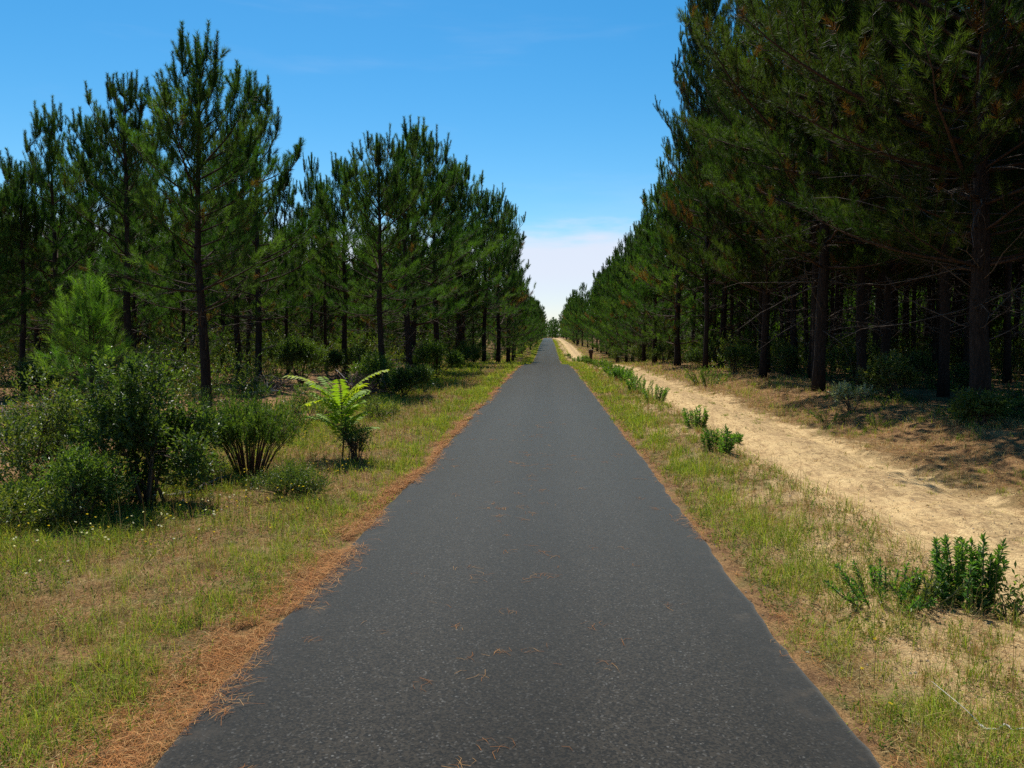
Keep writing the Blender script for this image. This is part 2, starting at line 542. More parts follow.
def pine_meshes(seed, H, cb, R, N, needle=.15, nw=.006, dens=1.0, dead=0, brown=.0, shape='young', r0=None, wsp=.5):
    rng = np.random.default_rng(seed)
    wood, fol = Geo(), Geo()
    r0 = r0 or .0135 * H
    npt = 14
    zz = np.linspace(-.25, H, npt)
    wob = np.cumsum(rng.normal(size=(npt, 2)) * .03 * H / 10, 0); wob -= wob[1]; wob[0] = 0
    tp = np.column_stack([wob, zz])
    s = np.clip(zz / H, 0, 1)
    tr = r0 * (1 - s) ** .8 + .012
    tr[0] = r0 * 1.45; tr[1] = max(tr[1], r0 * 1.02)
    colt = BARK[None] * (1 - s[:, None]) + BARK_UP[None] * s[:, None]
    tube(wood, tp, tr, colt, 9, rng, .05)
    cen = lambda z: np.array([np.interp(z, zz, tp[:, 0]), np.interp(z, zz, tp[:, 1]), z])
    SP, SD, SL, SA0, SA1, SN, SCol = [], [], [], [], [], [], []

    def shoot(p, d, L, a0, a1, nl, c):
        SP.append(p); SD.append(d); SL.append(L); SA0.append(a0); SA1.append(a1); SN.append(nl); SCol.append(c)

    zb = cb * H
    z = zb
    az0 = rng.random() * 6.28
    up = np.array([0, 0, 1.0])
    while z < H * .965:
        t = (z - zb) / (H - zb)
        if shape == 'young': pr = min(1, (t + .35) / .55) * (1 - t) ** .58 + .09
        else: pr = min(1, (t + .55) / .75) * (1 - t ** 1.8) ** .6 + .06
        nb_ = rng.integers(3, 6)
        az0 += 1.1
        whl = rng.uniform(.75, 1.1)
        for i in range(nb_):
            az = az0 + i * 6.283 / nb_ + rng.normal() * .25
            ln = max(.3, R * pr * whl * rng.uniform(.7, 1.18))
            e0 = rad(8 + 46 * t + rng.normal() * 7); e1 = e0 + rad(34 - 10 * t)
            k = 7
            pts = [cen(z + rng.normal() * .06)]
            for q in range(k):
                e = e0 + (e1 - e0) * (q / k) ** 1.5
                a = az + rng.normal() * .1
                pts.append(pts[-1] + np.array([math.cos(a) * math.cos(e), math.sin(a) * math.cos(e), math.sin(e)]) * ln / k)
            pts = np.array(pts)
            br = (.008 + .010 * ln)
            tube(wood, pts, np.linspace(br, .005, k + 1), BARK_UP, 5)
            seg = np.linalg.norm(np.diff(pts, axis=0), axis=1); cum = np.concatenate([[0], np.cumsum(seg)])
            clump = rng.uniform(0, 1)
            bro = rng.random() < brown * .4 * (1 - t) ** 1.2
            base_c = GREENS[rng.integers(len(GREENS))]
            sdist = ln * rng.uniform(.2, .36)
            side = 1
            step = (.19 if t < .5 else .16) / dens
            while sdist < ln * 1.001:
                if shape == 'young' and rng.random() < (.4 if t < .22 else .22 if t > .68 else 0): sdist += step; continue
                f = sdist / ln
                p0 = np.array([np.interp(sdist, cum, pts[:, j]) for j in range(3)])
                d0 = unit(np.array([np.interp(min(sdist + .05, cum[-1]), cum, pts[:, j]) - np.interp(max(sdist - .05, 0), cum, pts[:, j]) for j in range(3)]))
                side = -side
                lat = unit(np.cross(d0, up)) * side
                bl = (1 - f) * .42 * ln + rng.uniform(.12, .34)
                dd = unit(d0 * .75 + lat * rng.uniform(.45, 1.0) + up * rng.uniform(-.1, .35))
                tip = p0 + dd * bl + up * bl * .18
                tube(wood, np.array([p0, p0 + dd * bl * .5, tip]), [.007, .006, .004], BARK_UP, 3)
                ns = max(1, int(bl / .2 * dens))
                for q in range(ns):
                    fq = (q + .6 + rng.random() * .4) / ns
                    pp = p0 + (tip - p0) * min(fq, 1) - dd * .05
                    ud = .35 + .5 * t + rng.uniform(-.2, .25)
                    sdv = unit(dd * (1 - ud) + up * max(ud, .08) + rng.normal(size=3) * .22)
                    c = base_c * rng.uniform(.8, 1.25)
                    if bro and rng.random() < .75: c = BROWN * rng.uniform(.5, 1.2)
                    elif rng.random() < brown * .7 * (1 - t): c = BROWN * rng.uniform(.5, 1.0)
                    if t > .5 and shape == 'young' and rng.random() < .35 + .5 * (t - .5):
                        cd = unit(up * 1.2 + dd * .25 + rng.normal(size=3) * .12)
                        shoot(pp, cd, rng.uniform(.3, .5), rad(42), rad(42), needle * .62, c * .85)
                    else:
                        shoot(pp, sdv, rng.uniform(.18, .32), rad(24), rad(62), needle * rng.uniform(.8, 1.15), c)
                sdist += step * rng.uniform(.8, 1.25)
            # upright candle at the branch tip
            tl = rng.uniform(.3, .5) * (.6 + .6 * t)
            d = unit(up * (1.0 + t) + unit(pts[-1] - pts[-2]) * .5 + rng.normal(size=3) * .08)
            if t > .4:
                tube(wood, np.array([pts[-1], pts[-1] + d * tl]), [.006, .004], BARK_UP, 3)
                tl *= 1.55
                for q in range(4):
                    shoot(pts[-1] + d * tl * .25 * q, d, tl * .27, rad(44), rad(44), needle * .58, base_c * rng.uniform(.6, .9))
                for q in range(3):
                    o = rng.normal(size=3) * .5; o[2] = 1.5
                    for h in range(2): shoot(pts[-1] - d * .05 + unit(o) * tl * .36 * h, unit(o), tl * .38, rad(44), rad(44), needle * .58, base_c * rng.uniform(.6, .9))
            else:
                shoot(pts[-1], unit(d + pts[-1] - pts[-2]), .3, rad(20), rad(50), needle, base_c)
        # short growth on the stem itself in the upper part
        if t > .45:
            for q in range(3):
                a = rng.random() * 6.28
                shoot(cen(z + rng.uniform(0, .4)), np.array([math.cos(a), math.sin(a), .9]), .22, rad(22), rad(60), needle, GREENS[rng.integers(5)])
        z += wsp * rng.uniform(.75, 1.2) * (1.15 - .5 * t + (.45 if t > .7 and shape == 'young' else 0))
    # leader: a group of upright candles
    top = cen(H)
    tip = top + np.array([0, 0, .42])
    tube(wood, np.array([top - up * .2, tip]), [.012, .005], BARK_UP, 4)
    for q in range(5): shoot(top + up * (.14 * q - .15), up + rng.normal(size=3) * .03, .16, rad(44), rad(44), needle * .6, GREENS[0])
    for q in range(5):
        a = q * 1.257 + rng.normal() * .2
        d = unit(np.array([math.cos(a) * .42, math.sin(a) * .42, 1]))
        p = top - up * .12
        L = rng.uniform(.4, .62)
        shoot(p, unit(np.array([math.cos(a), math.sin(a), .8])), .14, rad(12), rad(26), needle * .66, GREENS[1])
        p2 = p + unit(np.array([math.cos(a), math.sin(a), .8])) * .13
        for h in range(3): shoot(p2 + unit(d + up * .5) * L * .33 * h, d + up * .5, L * .36, rad(44), rad(44), needle * .6, GREENS[0])
    for q in range(4):
        a = rng.random() * 6.28
        shoot(cen(H - rng.uniform(.2, .7)), np.array([math.cos(a), math.sin(a), 1.1]), .2, rad(20), rad(55), needle, GREENS[q % 3])
    # dead, bare lower branches
    for q in range(dead):
        zq = rng.uniform(.1 * H, zb + .25 * (H - zb)); az = rng.random() * 6.28; ln = R * rng.uniform(.25, .75)
        pts = [cen(zq)]
        e = rad(rng.uniform(-12, 25))
        for j in range(6):
            az += rng.normal() * .22; e += rng.normal() * .16
            pts.append(pts[-1] + np.array([math.cos(az) * math.cos(e), math.sin(az) * math.cos(e), math.sin(e)]) * ln / 6)
        cD = DEAD * rng.uniform(.35, 1.1)
        tube(wood, pts, np.linspace(.014, .003, 7), cD, 4)
        for j in range(2, 6):
            for h in range(rng.integers(1, 3)):
                d = unit(rng.normal(size=3) + np.array([math.cos(az), math.sin(az), 0]))
                q2 = pts[j] + d * rng.uniform(.15, .4)
                tube(wood, [pts[j], (pts[j] + q2) / 2 + rng.normal(size=3) * .02, q2], [.005, .004, .002], cD, 3)
    print('shoots', len(SP), 'H', H)
    brush(fol, rng, SP, SD, SL, N, SN, SA0, SA1, nw, np.array(SCol), False, .13)
    return wood.mesh('trunk', M['bark'], True), fol.mesh('crown', M['needles'])


PROTO = {}


def proto(kind, *a, **k):
    PROTO.setdefault(kind, []).append(pine_meshes(*a, **k) + (a[1],))


for i, (h, cb, r) in enumerate([(8.4, .30, 2.5), (9.2, .33, 2.6), (7.8, .24, 2.5), (8.6, .38, 1.7), (8.0, .26, 2.4)]):
    proto('edge', 100 + i, h, cb, r, 88, needle=.19, nw=.0095, dens=1.05, dead=22, brown=.05, wsp=.46)
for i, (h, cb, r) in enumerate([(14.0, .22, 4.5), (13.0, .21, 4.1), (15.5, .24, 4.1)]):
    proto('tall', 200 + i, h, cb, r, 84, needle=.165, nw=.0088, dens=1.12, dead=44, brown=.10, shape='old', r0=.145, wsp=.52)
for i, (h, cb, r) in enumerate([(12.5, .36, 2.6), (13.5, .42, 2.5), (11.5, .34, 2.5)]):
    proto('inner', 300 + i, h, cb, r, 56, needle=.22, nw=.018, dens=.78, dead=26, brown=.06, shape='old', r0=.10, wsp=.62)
for i, (h, cb, r) in enumerate([(9.0, .10, 2.7), (8.4, .07, 2.5), (9.6, .12, 2.5), (8.0, .06, 2.8)]):
    proto('dense', 350 + i, h, cb, r, 56, needle=.2, nw=.014, dens=.95, dead=10, brown=.07, wsp=.5)
proto('sapling', 400, 2.5, .22, .95, 70, needle=.17, nw=.006, dens=1.35, dead=3, brown=.0, r0=.035, wsp=.28)
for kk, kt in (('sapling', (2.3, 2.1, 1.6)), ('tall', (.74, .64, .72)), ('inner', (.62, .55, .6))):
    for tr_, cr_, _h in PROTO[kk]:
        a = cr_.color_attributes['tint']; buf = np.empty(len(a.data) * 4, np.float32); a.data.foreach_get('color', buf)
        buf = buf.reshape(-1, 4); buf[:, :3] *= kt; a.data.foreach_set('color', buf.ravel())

R = random.Random(11)
N_PINES = 0


def pine(kind, x, y, H, label, group=None, rz=None, idx=None, wid=1.0):
    global N_PINES
    ps = PROTO[kind]
    tr_, cr_, h0 = ps[R.randrange(len(ps)) if idx is None else idx]
    e = empty('pine_tree', (x, y, hz(x, y)), R.uniform(0, 6.28) if rz is None else rz)
    k = H / h0
    e.scale = (k * wid, k * wid, k)
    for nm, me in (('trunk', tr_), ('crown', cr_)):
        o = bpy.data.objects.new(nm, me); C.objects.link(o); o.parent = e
    tag(e, label, 'tree', group)
    N_PINES += 1
    return e


LG = 'pines in the young plantation left of the road'
RG = 'pines in the tall shady wood right of the track'
placed = []


def free(x, y, r):
    return all((x - a) ** 2 + (y - b_) ** 2 > r * r for a, b_ in placed)


def lp(px, Y, top, label, kind='edge', idx=None, wid=1.0, rz=None):
    x = at(px, Y)
    H = zat(top, Y) - hz(x, Y) - .76
    placed.append((x, Y))
    return pine(kind, x, Y, H, label, LG if px < 548 else RG, idx=idx, wid=wid, rz=rz)


lp(205, 16.4, 18, 'tallest looking pine left of the road, straight dark trunk behind the dark leafy bush', idx=0, wid=1.0)
lp(130, 22, 60, 'tall pine with pointed top just left of the tallest one, behind the young sapling', idx=1, wid=.95)
lp(258, 24.5, 80, 'pine with leaning slim trunk and broad top, next right of the tallest left pine', idx=2, wid=.9)
lp(238, 27, 112, 'slim pine trunk between the tallest left pine and the leaning one', idx=4, wid=.9)
lp(58, 22, 103, 'pine with a cluster of upright shoots at the top near the left edge', idx=2, wid=.9)
lp(22, 20, 140, 'shorter pine at the left edge with a narrow group of top shoots', idx=3)
lp(-20, 19, 150, 'pine half cut off by the left edge of the view', idx=4)
lp(96, 31, 108, 'pine behind and between the two pointed pines on the left', idx=0)
lp(312, 38, 148, 'thin sparse pine with bare slender stem in the gap of the left row', idx=3, wid=.62)
lp(326, 34, 172, 'slender short pine right of the thin sparse one', idx=3, wid=.7)
lp(288, 33, 168, 'short pine in the dip of the treetops right of the leaning pine', kind='dense', idx=1, wid=.8)
lp(382, 22, 120, 'full bushy pine with straight bare lower trunk behind green bushes at the verge', idx=1, wid=1.0)
lp(345, 31, 152, 'pine standing just behind left of the full bushy pine', idx=0)
lp(412, 30, 126, 'broad pine right behind the full bushy pine at the verge', idx=2, wid=1.05)
lp(437, 37, 138, 'pine with many upright shoots right of the broad pine on the left', idx=4)
lp(462, 44, 160, 'pine in the left row with drooping right side above the verge bushes', idx=1)
lp(484, 52, 190, 'pine in the left row where the treetops step down', idx=0)
lp(498, 60, 196, 'dense dark pine in the left row with crown reaching towards the road', kind='dense', idx=0, wid=1.0)
lp(508, 68, 202, 'far dense pine in the left row overhanging the road verge', kind='dense', idx=2, wid=.95)

y = 76
while y < 300:
    x = -4.4 + R.uniform(-.5, .5) + (1.9 if y > 120 else .4)
    H = R.uniform(8.5, 11.5) if y < 120 else R.uniform(8, 10)
    placed.append((x, y))
    pine('dense', x, y, H * R.uniform(.85, 1.05), 'small far pine in the front row along the left verge', 'far front row pines left of the road', wid=R.uniform(.85, 1.1))
    y += 5.5 + (y - 70) * .05
# filling of the left plantation
for gy in np.arange(24, 56, 3.3):
    for gx in np.arange(-5.6, -.74 * gy - 3, -3.3):
        x, y = gx + R.uniform(-1, 1), gy + R.uniform(-1, 1)
        if not free(x, y, 2.1): continue
        if y < 36 and -8.6 < x < -5: continue
        placed.append((x, y))
        pine('dense' if R.random() < .6 else 'edge', x, y, R.uniform(5.6, 8.4), 'slim pine deep in the young plantation on the left, one trunk among many', 'pines deep in the left plantation')
for y in np.arange(66, 200, 11):
    x = -8.4 + R.uniform(-1, 1); placed.append((x, y))
    pine('edge', x, float(y), R.uniform(8, 10), 'slim pine deep in the young plantation on the left, one trunk among many', 'pines deep in the left plantation')
nL = N_PINES

# right hand wood
def rp(x, Y, H, label, kind='tall', idx=None, wid=1.0, rz=None):
    placed.append((x, Y))
    return pine(kind, x, Y, H, label, RG, idx=idx, wid=wid, rz=rz)


rp(at(820, 20.5), 20.5, 14.5, 'massive dark pine with thick trunk at the edge of the shady right wood', idx=0, rz=.4, wid=.95)
rp(at(982, 14.2), 14.2, 13.0, 'big near pine with low olive and rusty brown boughs at the right edge', idx=1, rz=2.0, wid=1.05)
rp(at(706, 33), 33, 15.6, 'tall pine whose ragged top stands against the sky right of the road', idx=2, wid=.68)
rp(at(885, 23), 23, 13.5, 'pine with medium trunk between the two thickest trunks on the right', idx=1, wid=.8)
rp(at(1040, 17.5), 17.5, 13.5, 'pine with straight trunk cut by the right edge of the view', idx=2, wid=.8)
rp(at(764, 27), 27, 14.2, 'dense pine just left of the massive dark trunk', idx=1, wid=.72)
rp(at(678, 40), 40, 11.0, 'pine with yellowish lower boughs hanging towards the sandy track', kind='dense', idx=0, wid=1.0)
rp(at(655, 47), 47, 10.2, 'pine behind the yellowish one along the sandy track', kind='dense', idx=2, wid=1.0)
rp(at(722, 37), 37, 12.5, 'pine half hidden behind the tall ragged one', kind='dense', idx=1, wid=.8)
y = 53
while y < 300:
    x = 7.0 + R.uniform(-.5, .6) - (1.0 if y > 130 else 0)
    placed.append((x, y))
    pine('dense', x, y, R.uniform(8.8, 11.2), 'far pine in the front row along the sandy track', 'far front row pines right of the track', wid=R.uniform(.8, 1.05))
    y += 5.0 + (y - 55) * .045
for (x, y) in ((9.5, 8.5), (12.5, 12), (8.5, 2.5), (13, 5.5), (9, -4), (13.5, -2)):
    placed.append((x, y))
    pine('tall', x, y, R.uniform(12, 14), 'tall pine of the right wood standing beside or behind the viewer', 'pines beside the viewer', wid=.85)
for gy in np.arange(15, 50, 2.45):
    for gx in np.arange(9.2, .64 * gy + 2, 2.45):
        x, y = gx + R.uniform(-.9, .9), gy + R.uniform(-.9, .9)
        if not free(x, y, 1.5): continue
        placed.append((x, y))
        pine('inner', x, y, R.uniform(11, 13.8), 'bare thin trunk deep in the dark right wood, one of many alike', 'pines deep in the right wood')
for y in np.arange(64, 160, 8):
    x = 10.6 + R.uniform(-1, 1); placed.append((x, y))
    pine('inner', x, float(y), R.uniform(12, 13.5), 'bare thin trunk deep in the dark right wood, one of many alike', 'pines deep in the right wood')
print('PINES', nL, N_PINES - nL)

# young pine on the left
x = at(90, 13.4)
sp_ = pine('sapling', x, 13.4, 2.15, 'young light green pine sapling behind the dark leafy bush at left', None, idx=0, wid=1.15)
sp_.name = 'pine_sapling'


# far wood beyond: read as one mass
def far_wood():
    rng = np.random.default_rng(77)
    gw = Geo()
    def put(x, y, H, r):
        z0 = hz(x, y)
        tube(gw, [(x, y, z0 - .2), (x, y, z0 + H * .6)], [.14, .08], (.05, .035, .028), 4)
        n = 80
        u = rng.random(n)
        z = z0 + H * (.08 + .92 * u); rr = r * np.sqrt(1.05 - u) * np.sqrt(rng.random(n))
        a = rng.random(n) * 6.28
        Pn = np.column_stack([x + rr * np.cos(a), y + rr * np.sin(a), z - .3])
        D = np.column_stack([np.cos(a) * .4, np.sin(a) * .4, np.ones(n)])
        brush(gw, rng, Pn, D, .8, 14, .55, .35, 1.1, .13, GREENS[rng.integers(0, 5, n)] * .95)
    for k in range(130):                                     # wood closing the end of the road
        put(rng.uniform(-26, 30), rng.uniform(325, 420), rng.uniform(7.5, 9.5), 2.6)
    for k in range(430):                                     # behind the left plantation
        y = 54 * (300 / 54) ** rng.random(); put(rng.uniform(-.74 * y - 4, -9.5), y, rng.uniform(7.5, 9.5), 2.3)
    for k in range(120):
        y = rng.uniform(24, 66); put(-.76 * y - rng.uniform(3, 20), y, rng.uniform(7, 9), 2.0)
    for k in range(430):                                     # behind the right wood
        y = 50 * (300 / 50) ** rng.random(); put(rng.uniform(12, .66 * y + 5), y, rng.uniform(11, 13), 2.5)
    for k in range(120):
        y = rng.uniform(16, 66); put(.66 * y + rng.uniform(5, 22), y, rng.uniform(11, 13), 2.2)
    o = gw.build('far_woods', M['needles'])
    tag(o, kind='stuff', label='mass of pine wood far off behind the nearer trees and at the end of the road', cat='wood')


far_wood()


# ------------------------------------------------------------------ shrubs and plants
def shrub(name, x, y, label, cat, h, wx, wy, n, leaf, lw, cols, nleaf=12, stems=14, base=.15, sprig=.16, mat='leaf', seed=1, group=None,
          stemcol=(.09, .06, .04), lift=.35, hollow=.5, ang=(.5, 1.15), droop=.1, flat=.8, brownp=None, upr=.9):
    rng = np.random.default_rng(seed)
    e = empty(name, (x, y, hz(x, y)))
    tag(e, label, cat, group)
    st, fo = Geo(), Geo()
    cols = np.asarray(cols, float)
    # crown of sprigs in an uneven dome made of lobes
    nl = max(7, n // 45)
    la, lq = rng.random(nl) * 6.283, np.sqrt(rng.random(nl))
    lob = np.column_stack([np.cos(la) * lq * .45 * wx, np.sin(la) * lq * .45 * wy, h * (lift + (1 - lift) * (.12 + .74 * rng.random(nl) ** .8 * (1.1 - .5 * lq)))])
    lr = rng.uniform(.14, .38, nl)
    n = int(n * 2.6)
    k = rng.integers(0, nl, n)
    d = unit(rng.normal(size=(n, 3))); rr = rng.random(n) ** (hollow)
    Pn = lob[k] + d * (rr * lr[k])[:, None] * np.array([wx * .5, wy * .5, h * flat])
    ok = (Pn[:, 2] > base * h) & (Pn[:, 2] < h)
    ok &= (Pn[:, 0] / (wx * .62)) ** 2 + (Pn[:, 1] / (wy * .62)) ** 2 < 1
    Pn, d, k = Pn[ok], d[ok], k[ok]
    D = unit(d * .8 + np.array([0, 0, upr]) + rng.normal(size=d.shape) * .3)
    c = cols[(rng.random(len(Pn)) * len(cols)).astype(int)] * rng.uniform(.8, 1.2, (len(Pn), 1))
    if brownp is not None:
        q = np.linalg.norm((Pn - np.array(brownp[:3])) / np.array(brownp[3:6]), axis=1) < 1
        c[q] = np.array([.20, .065, .028]) * rng.uniform(.6, 1.2, (q.sum(), 1))
    brush(fo, rng, Pn, D, sprig, nleaf, leaf, ang[0], ang[1], lw, c, True, .25, droop)
    # stems run from the root to some of the sprigs
    sel = rng.choice(len(Pn), min(len(Pn), stems * 6), replace=False)
    main = []
    for i in range(stems):
        tgt = Pn[sel[i]]
        b0 = np.array([rng.normal() * .04 * wx, rng.normal() * .04 * wy, -.05])
        mid = b0 * .4 + tgt * .6; mid[:2] *= .8
        p = np.array([b0, b0 * .6 + mid * .4 + rng.normal(size=3) * .01, mid, tgt])
        tube(st, p, [.011 * h + .005, .009 * h + .004, .006, .003], np.array(stemcol) * rng.uniform(.7, 1.3), 5)
        main.append(mid)
    main = np.array(main)
    for i in sel[stems:]:
        j = np.argmin(np.linalg.norm(main - Pn[i], axis=1))
        tube(st, [main[j], (main[j] + Pn[i]) / 2 + rng.normal(size=3) * .02, Pn[i]], [.005, .004, .002], np.array(stemcol) * rng.uniform(.7, 1.3), 3)
    st.build('stem', M['twig'], e, True)
    fo.build('foliage', M[mat], e)
    return e


DG = [(.03, .062, .014), (.042, .082, .018), (.06, .105, .022), (.085, .125, .03)]
MG = [(.075, .135, .022), (.095, .165, .028), (.065, .115, .02), (.12, .18, .035)]
OG = [(.09, .13, .026), (.12, .16, .03), (.07, .105, .024), (.15, .17, .04)]

x, y = gnd(150, 508)
shrub('evergreen_bush', x, y, 'big dark glossy leaved bush with a withered brown spray, in front of the left pines', 'bush', 1.42, 1.35, 1.2, 560, .055, .026, DG + [(.10, .15, .03), (.07, .12, .03)],
      nleaf=10, stems=12, base=.02, seed=17, brownp=(-.1, -.5, .95, .06, .2, .16), lift=-.05, hollow=.4)
x, y = gnd(28, 505)
shrub('leafy_bush', x, y, 'loose olive green bush half out of view at the left edge, tiny leaves', 'bush', 1.25, 1.5, 1.3, 330, .042, .02, OG + DG[2:], nleaf=10, stems=14, seed=4, lift=.0, base=.04)
x, y = gnd(78, 528)
shrub('low_bush', x, y, 'low bright green bush spreading in front of the dark glossy one', 'bush', .62, 1.25, .8, 300, .04, .014, MG, nleaf=12, stems=16, seed=5, base=.02, lift=.0)
x, y = gnd(250, 474)
# broom: a fan of bare stems carrying a flat dome of green
def broom(x, y):
    rng = np.random.default_rng(21)
    e = empty('broom_shrub', (x, y, hz(x, y)))
    tag(e, 'rounded green shrub carried on a fan of bare reddish stems', 'shrub')
    st, fo = Geo(), Geo()
    P_, D_ = [], []
    for i in range(58):
        a = rng.random() * 6.28; r = math.sqrt(rng.random())
        top = np.array([math.cos(a) * r * .62, math.sin(a) * r * .5, .80 - .22 * r * r + rng.normal() * .05])
        b0 = np.array([math.cos(a) * r * .16, math.sin(a) * r * .12, -.03])
        mid = b0 * .5 + top * .5; mid[:2] *= .82
        tube(st, [b0, mid, top], [.008, .006, .004], np.array([.11, .055, .04]) * rng.uniform(.6, 1.4), 4)
        for q in range(20):
            f = rng.uniform(.6, 1.0)
            p = mid * (1 - f) * 2 * .5 + top * f if f < 1 else top
            p = mid + (top - mid) * (f - .5) * 2 + rng.normal(size=3) * .06
            P_.append(p); D_.append(unit(top - mid) * .7 + np.array([0, 0, .8]) + rng.normal(size=3) * .35)
    P_ = np.array(P_); D_ = np.array(D_)
    cols = np.array(MG)[rng.integers(0, 4, len(P_))] * rng.uniform(.75, 1.15, (len(P_), 1))
    brush(fo, rng, P_, D_, .14, 16, .04, .4, 1.0, .014, cols, True, .2)
    st.build('stem', M['twig'], e, True); fo.build('foliage', M['soft_leaf'], e)


broom(x, y)


def pinnate(x, y):
    rng = np.random.default_rng(31)
    e = empty('pinnate_sapling', (x, y, hz(x, y)))
    tag(e, 'bright yellow green sapling with long feathered leaves beside the verge', 'sapling')
    st, fo = Geo(), Geo()
    top = np.array([.02, 0, .80])
    tube(st, [(0, 0, -.05), (.03, .01, .3), (0, 0, .6), top], [.012, .011, .009, .006], (.09, .075, .035), 6)
    n = 22
    for i in range(n):
        a = i * 2.4 + .3
        z = .28 + .52 * i / (n - 1)
        L = rng.uniform(.5, .74)
        e0 = rad(rng.uniform(30, 55) + 18 * (i / n)); L *= .65 + .35 * i / n
        if i == n - 1: a, e0, L = .2, rad(48), .72
        if i == n - 2: a, e0, L = 3.0, rad(38), .85
        if i == n - 3: a, e0, L = 2.9, rad(12), .55
        p = np.array([.01, 0, z]); pts = [p]
        for q in range(9):
            ee = e0 - rad(42) * (q / 9) ** 1.6
            p = p + np.array([math.cos(a) * math.cos(ee), math.sin(a) * math.cos(ee), math.sin(ee)]) * L / 9
            pts.append(p)
        pts = np.array(pts)
        tube(st, pts, np.linspace(.005, .0015, 10), (.12, .13, .04), 4)
        tn = unit(np.gradient(pts, axis=0))
        yel = i >= n - 4
        for q in np.linspace(.16, 1, 13):
            f = q * 9; j = min(int(f), 8); pp = pts[j] + (pts[j + 1] - pts[j]) * (f - j); d = tn[j]
            lat = unit(np.cross(d, (0, 0, 1.0)))
            for s in (-1, 1):
                dd = unit(lat * s + d * .45 + np.array([0, 0, -.25]) + rng.normal(size=3) * .08)
                l = .135 * (1 - .45 * abs(q - .5)) * rng.uniform(.9, 1.1)
                wv = unit(np.cross(dd, np.cross(lat, d)) + 0 * dd) * .024
                c = (np.array([.32, .40, .03]) if yel else np.array([.20, .32, .025])) * rng.uniform(.8, 1.2)
                fo.add([pp, pp + dd * l * .4 + wv, pp + dd * l * .4 - wv, pp + dd * l + np.array([0, 0, -.012])], [(0, 2, 3), (0, 3, 1)], c)
    st.build('stem', M['twig'], e, True); fo.build('foliage', M['soft_leaf'], e)


x, y = gnd(342, 462)
pinnate(x, y)
x, y = gnd(352, 466)
shrub('low_shrub', x + .05, y - .05, 'small sparse dark shrub at the foot of the feathered sapling', 'shrub', .5, .75, .5, 110, .03, .014, DG + OG[:1], nleaf=9, stems=16, seed=8, base=.2)
x, y = gnd(293, 497)
shrub('mat_shrub', x, y, 'flat dense dark green mat shrub before the rounded stemmy shrub', 'shrub', .26, .9, .6, 330, .026, .01, DG[1:] + OG[:2], nleaf=11, stems=14, seed=9, base=.03, lift=.2)


for i, (px, py, h, wx, n, cols, lab) in enumerate([
    (62, 486, 1.0, 1.2, 260, OG + MG[:1], 'tangled yellowish bush between the olive bush and the dark glossy one'),
    (112, 512, .5, .8, 170, MG, 'small bright green bush at the foot of the dark glossy bush'),
    (18, 536, .5, 1.0, 200, OG, 'low olive scrub with white flowers at the left edge'),
    (196, 486, .45, .7, 110, OG + DG[2:], 'low scrub right of the dark glossy bush by the fallen branch'),
    (120, 455, .9, 1.4, 200, DG[1:] + OG[:2], 'loose leafy bush behind the dark glossy bush, beneath the pine sapling'),
    (235, 425, .9, 1.5, 200, DG[1:] + MG[:1], 'loose green scrub behind the rounded stemmy shrub'),
    (310, 425, .8, 1.3, 200, MG, 'green scrub behind the feathered sapling'),
    (380, 420, .45, .8, 110, OG + DG[2:], 'low weedy scrub right of the feathered sapling'),
]):
    x, y = gnd(px, py)
    shrub('scrub_bush', x, y, lab, 'bush', h, wx, wx * .8, n, .042, .016, cols, nleaf=9, stems=12, seed=160 + i, base=.03, lift=-.05, group='scrub at the foot of the left wood')


def by(px, Y, **k): return at(px, Y), Y, k


for i, (px, Y, h, wd, cols, n, lab) in enumerate([
    (300, 25, 1.7, 2.4, DG[1:] + MG[:1], 520, 'leafy green bush among trunks behind the feathered sapling'),
    (372, 21.5, 1.05, 1.2, MG, 300, 'upright green bush at the foot of the full bushy pine'),
    (402, 20.6, .85, 1.5, DG, 300, 'dark low bush right of the full bushy pine trunk'),
    (433, 28.5, 1.35, 1.9, MG, 420, 'bright green leafy bush along the left verge beyond the dark low one'),
    (455, 40, 1.3, 2.2, DG[2:] + MG[:1], 320, 'green bush under the row of left pines, third along the verge'),
    (474, 52, 1.3, 2.4, DG[2:] + MG[:1], 300, 'green bush farther along the left verge below drooping pines'),
    (488, 66, 1.3, 2.4, DG[1:], 240, 'farthest bush at the left verge before the road dips'),
    (340, 29, 1.2, 2.2, DG, 300, 'dark undergrowth bush below the thin sparse pine'),
    (180, 24, 1.0, 2.2, DG, 240, 'dark undergrowth bush between the tall left trunks'),
    (60, 19, 1.1, 2.0, DG, 260, 'dark undergrowth bush behind the loose olive bush'),
]):
    shrub('verge_bush', at(px, Y), Y, lab, 'bush', h, wd, wd * .8, n, .075, .03, cols, nleaf=11, stems=14, seed=40 + i, base=.08, sprig=.25, lift=.25,
          group='bushes under the left pines')
